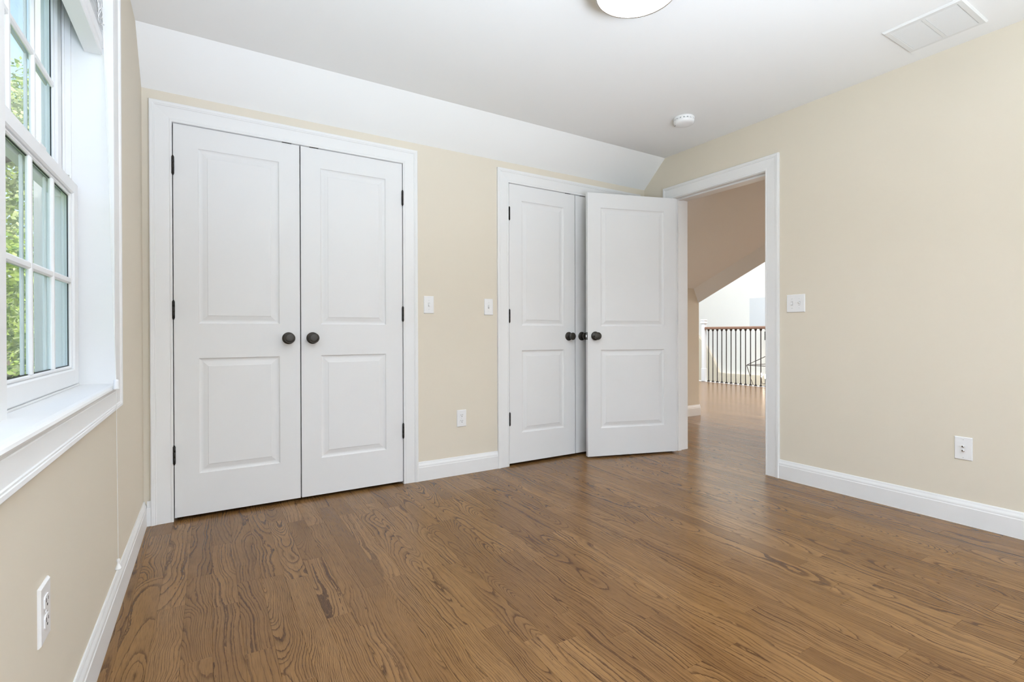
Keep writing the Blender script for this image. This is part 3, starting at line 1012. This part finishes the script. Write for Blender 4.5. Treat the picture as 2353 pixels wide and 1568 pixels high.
# sloped ceiling ends on a diagonal crease
cA, cB = Vector((4.814, KY, KZ)), Vector((4.814 + (KY - ytop), ytop, CZ + .02))
w = MB()
w.add([(HX, KY + .02, KZ - .018), (cA.x, KY + .02, KZ - .018), (cA.x, cA.y, cA.z), cB, (HX, ytop, CZ + .02),
       (HX, KY + .02, KZ + .15), (cA.x, KY + .02, KZ + .15), (cA.x, cA.y, cA.z + .12), cB + Vector((0, 0, .12)), (HX, ytop, CZ + .14)],
      [(0, 1, 2, 3, 4), (5, 9, 8, 7, 6), (0, 4, 9, 5), (4, 3, 8, 9), (3, 2, 7, 8), (2, 1, 6, 7), (1, 0, 5, 6)])
struct(w.build('ceiling_hall_slope', 'ceiling'), 'shaded sloped ceiling of the hall seen through the doorway', 'ceiling')
w = MB(); w.box(HX, cB.x + .02, -1.0, ytop, CZ + .02, CZ + .12)
struct(w.build('ceiling_hall', 'ceiling'), 'flat hall ceiling at the top of the doorway', 'ceiling')
dv = Vector((.080, 0, -.165))
w = MB()
nrm = Vector((.10, .10, 0))
q = [cA, cB, cB + dv, cA + dv]
w.add(q + [p_ + nrm for p_ in q], [(0, 1, 2, 3), (7, 6, 5, 4), (0, 4, 5, 1), (1, 5, 6, 2), (2, 6, 7, 3), (3, 7, 4, 0)])
w.build('trim_6', 'ceiling')
struct(bpy.data.objects['trim_6'], 'slanted header band along the edge of the hall ceiling', 'trim')
# white walls of the stair hall
w = MB(); w.box(11.6, 11.75, 3.0, 12.0, -3.0, 6)
struct(w.build('wall_foyer', 'hall_white'), 'bright white foyer wall beyond the railing', 'wall')
w = MB()
w.prism([(3.0, -3.0), (9.35, -3.0), (9.35, 1.2), (8.76, .55), (8.54, .20), (8.41, -.09), (8.2, -.10), (3.0, -.03)], 'x', 11.52, 11.6)
struct(w.build('wall_foyer_lower', 'wall'), 'beige lower foyer wall seen between the balusters', 'wall')
w = MB(); w.box(5.2, 8.42, 7.2, 7.3, -.02, 6); w.box(8.46, 11.6, 9.4, 9.5, -3, 6)
struct(w.build('wall_hall_end', 'hall_white'), 'bright white end wall of the hall behind the newel post', 'wall')
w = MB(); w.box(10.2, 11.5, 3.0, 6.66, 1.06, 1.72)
struct(w.build('wall_foyer_soffit', 'soffit'), 'boxed soffit greyed with painted shade above the far end of the railing', 'wall')
w = MB(); w.box(3.3, 11.7, -1.0, 9.5, 4.6, 4.7)
struct(w.build('ceiling_foyer', 'hall_white'), 'high white ceiling over the stair hall', 'ceiling')
w = MB(); w.box(3.3, 11.7, -1.1, -1.0, -3, 4.7)
struct(w.build('wall_hall_near', 'hall_white'), 'white hall wall out of sight beside the doorway', 'wall')
w = MB(); w.box(8.4, 11.7, -1.0, 9.5, -3.1, -3.0)
struct(w.build('floor_foyer', 'wood'), 'lower foyer floor below the railing', 'floor')
w = MB(); w.box(8.36, 8.46, -1.0, 7.2, -.20, .004)
struct(w.build('trim_7', 'trim'), 'white nosing strip along the floor edge under the railing', 'trim')

rl = empty('stair_railing', (8.38, 5.8, 0))
tag(rl, 'stair railing with brown handrail and dark iron balusters beyond the doorway', 'railing')
m = MB(); m.prism([(-.030, 1.030), (.030, 1.030), (.034, 1.045), (.030, 1.068), (.015, 1.080), (-.015, 1.080), (-.030, 1.068), (-.034, 1.045)], 'y', -2.6, .609); m.build('handrail', 'rail', rl)
bal = MB(); bal.tube([(0, 0, .0), (0, 0, 1.035)], .0085, 8); bal_me = bal.mesh('baluster', 'iron')
sh = MB(); sh.lathe([(.024, .004), (.024, .016), (.012, .034), (.0086, .036)], (0, 0, 0), (0, 0, 1), 4, False); sh_me = sh.mesh('shoe', 'iron')
ck = MB(); ck.lathe([(.0086, .990), (.014, 1.000), (.022, 1.016), (.022, 1.032)], (0, 0, 0), (0, 0, 1), 8, False); ck_me = ck.mesh('collar', 'iron')
for i in range(22):
    y = .540 - i * .0985
    b_ = link_copy(bal_me, 'baluster', rl, (0, y, 0))
    link_copy(sh_me, 'shoe', b_)
    link_copy(ck_me, 'collar', b_)
nw = empty('newel_post', (8.38, 6.445, 0))
tag(nw, 'white square newel post with a moulded cap at the railing end', 'newel post')
m = MB(); m.bev(-.034, .034, -.034, .034, .004, 1.15, .004); m.build('shaft', 'trim', nw)
m = MB(); m.bev(-.039, .039, -.039, .039, .004, .26, .004); m.build('plinth', 'trim', nw)
m = MB(); m.bev(-.050, .050, -.050, .050, 1.15, 1.175, .004); m.bev(-.038, .038, -.038, .038, 1.175, 1.20, .004); m.bev(-.048, .048, -.048, .048, 1.20, 1.225, .008); m.build('cap', 'trim', nw)

ch = empty('lantern_chandelier', (10.3, 6.20, 0))
tag(ch, 'dark wire lantern chandelier with lit candle bulb behind the balusters', 'chandelier')
T4 = [(-.36, -.36, .26), (.36, -.36, .26), (.36, .36, .26), (-.36, .36, .26)]
B4 = [(-.26, -.26, -.21), (.26, -.26, -.21), (.26, .26, -.21), (-.26, .26, -.21)]
for i in range(4):
    for a_, b_ in ((T4[i], T4[(i + 1) % 4]), (B4[i], B4[(i + 1) % 4]), (T4[i], B4[i]), (T4[i], (0, 0, .52))):
        m = MB(); m.tube([a_, b_], .0075, 6); m.build('frame_bar', 'iron', ch)
m = MB(); m.tube([(0, 0, .52), (0, 0, 4.6)], .008, 6); m.build('hanging_rod', 'iron', ch)
m = MB(); m.tube([(0, 0, .52), (0, 0, -.16)], .010, 8); m.build('stem', 'iron', ch)
for k in range(4):
    a = PI / 2 * k + PI / 2
    dx, dy = .25 * math.cos(a), .25 * math.sin(a)
    m = MB(); m.tube([(0, 0, -.15), (dx, dy, -.15), (dx, dy, -.12)], .007, 6)
    c_ = m.build('candle_arm', 'iron', ch)
    m = MB(); m.lathe([(.022, -.13), (.022, -.115), (.013, -.115), (.013, -.01)], (dx, dy, 0), (0, 0, 1), 12); m.build('candle_sleeve', 'iron', c_)
    m = MB(); m.lathe([(.008, -.01), (.017, .012), (.019, .03), (.012, .06), (0, .085)], (dx, dy, 0), (0, 0, 1), 12); m.build('bulb', 'bulb', c_)

# ------------------------------------------------------------------ outside the window
g = MB(); g.box(-40, -.6, -30, 45, -3.3, -3.2)
tag(g.build('lawn', 'grass'), 'green lawn below the window', 'lawn', kind='structure')
wg = MB(); wg.box(-.86, -.46, 4.05, 4.25, -3.2, 5.5)
wing = wg.build('wall_outside', 'siding')
struct(wing, 'grey vertical board siding of the house wing outside the window', 'wall')
bm_ = MB(); bm_.bev(-.0115, .0115, -.016, .012, -3.2, 5.5, .004)
bme = bm_.mesh('siding_board', 'siding')
for i in range(15):
    link_copy(bme, 'siding_board', wing, (-.482 - .0258 * i, 4.045 + (.006 if i % 2 else 0), 0))
cbm = MB(); cbm.bev(-.892, -.846, 4.015, 4.26, -3.2, 5.5, .003)
cbm.build('corner_board', 'siding_white', wing)

def tree(name, label, base, h, crown, n, mat, seed, leaf=.05):
    r = random.Random(seed)
    root = empty(name, base)
    tag(root, label, 'tree', 'trees outside the window')
    m = MB()
    m.tube([(0, 0, 0), (.03, .02, h * .35), (-.03, .05, h * .7), (.02, 0, h)], [h * .022, h * .017, h * .010, h * .004], 10)
    for k in range(9):
        z = h * (.3 + .07 * k)
        a = r.uniform(0, 2 * PI)
        rr_ = crown * r.uniform(.5, .9)
        m.tube([(0, 0, z), (math.cos(a) * rr_ * .5, math.sin(a) * rr_ * .5, z + .25 * rr_), (math.cos(a) * rr_, math.sin(a) * rr_, z + .4 * rr_)], [h * .008, h * .005, h * .002], 6)
    m.build('trunk', 'bark', root)
    m = MB()
    cl_ = []
    for k in range(70):
        a, zz_ = r.uniform(0, 2 * PI), r.uniform(.22, 1.0)
        rad = crown * math.sqrt(r.random()) * (1.05 - .55 * abs(zz_ - .5) * 1.3)
        cl_.append((math.cos(a) * rad, math.sin(a) * rad, h * zz_))
    for k in range(n):
        c = r.choice(cl_)
        p_ = Vector(c) + Vector((r.gauss(0, 1), r.gauss(0, 1), r.gauss(0, .8))) * crown * .17
        d = Vector((r.uniform(-1, 1), r.uniform(-1, 1), r.uniform(-.8, .3))).normalized()
        u = d.orthogonal().normalized()
        ll = leaf * r.uniform(.7, 1.4)
        m.add([p_, p_ + d * ll * .45 + u * ll * .32, p_ + d * ll, p_ + d * ll * .45 - u * ll * .32], [(0, 1, 2, 3)])
    me = bpy.data.meshes.new('foliage')
    me.from_pydata(m.v, [], m.f)
    me.materials.append(M[mat])
    o = bpy.data.objects.new('foliage', me)
    COL.objects.link(o)
    o.parent = root
    o['kind'] = 'stuff'
    return root
tree('garden_tree', 'bright green leafy tree close outside the window', (-1.78, 6.6, -3.2), 5.0, .80, 16000, 'leaf', 3, .055)
tree('garden_tree', 'pale green tree standing farther behind the near one', (-3.0, 11.5, -3.2), 8.2, 1.7, 15000, 'leaf2', 5, .09)
tree('garden_tree', 'dark tree at the far side of the lawn', (-6.2, 19, -3.2), 11.5, 3.0, 14000, 'leaf', 8, .16)
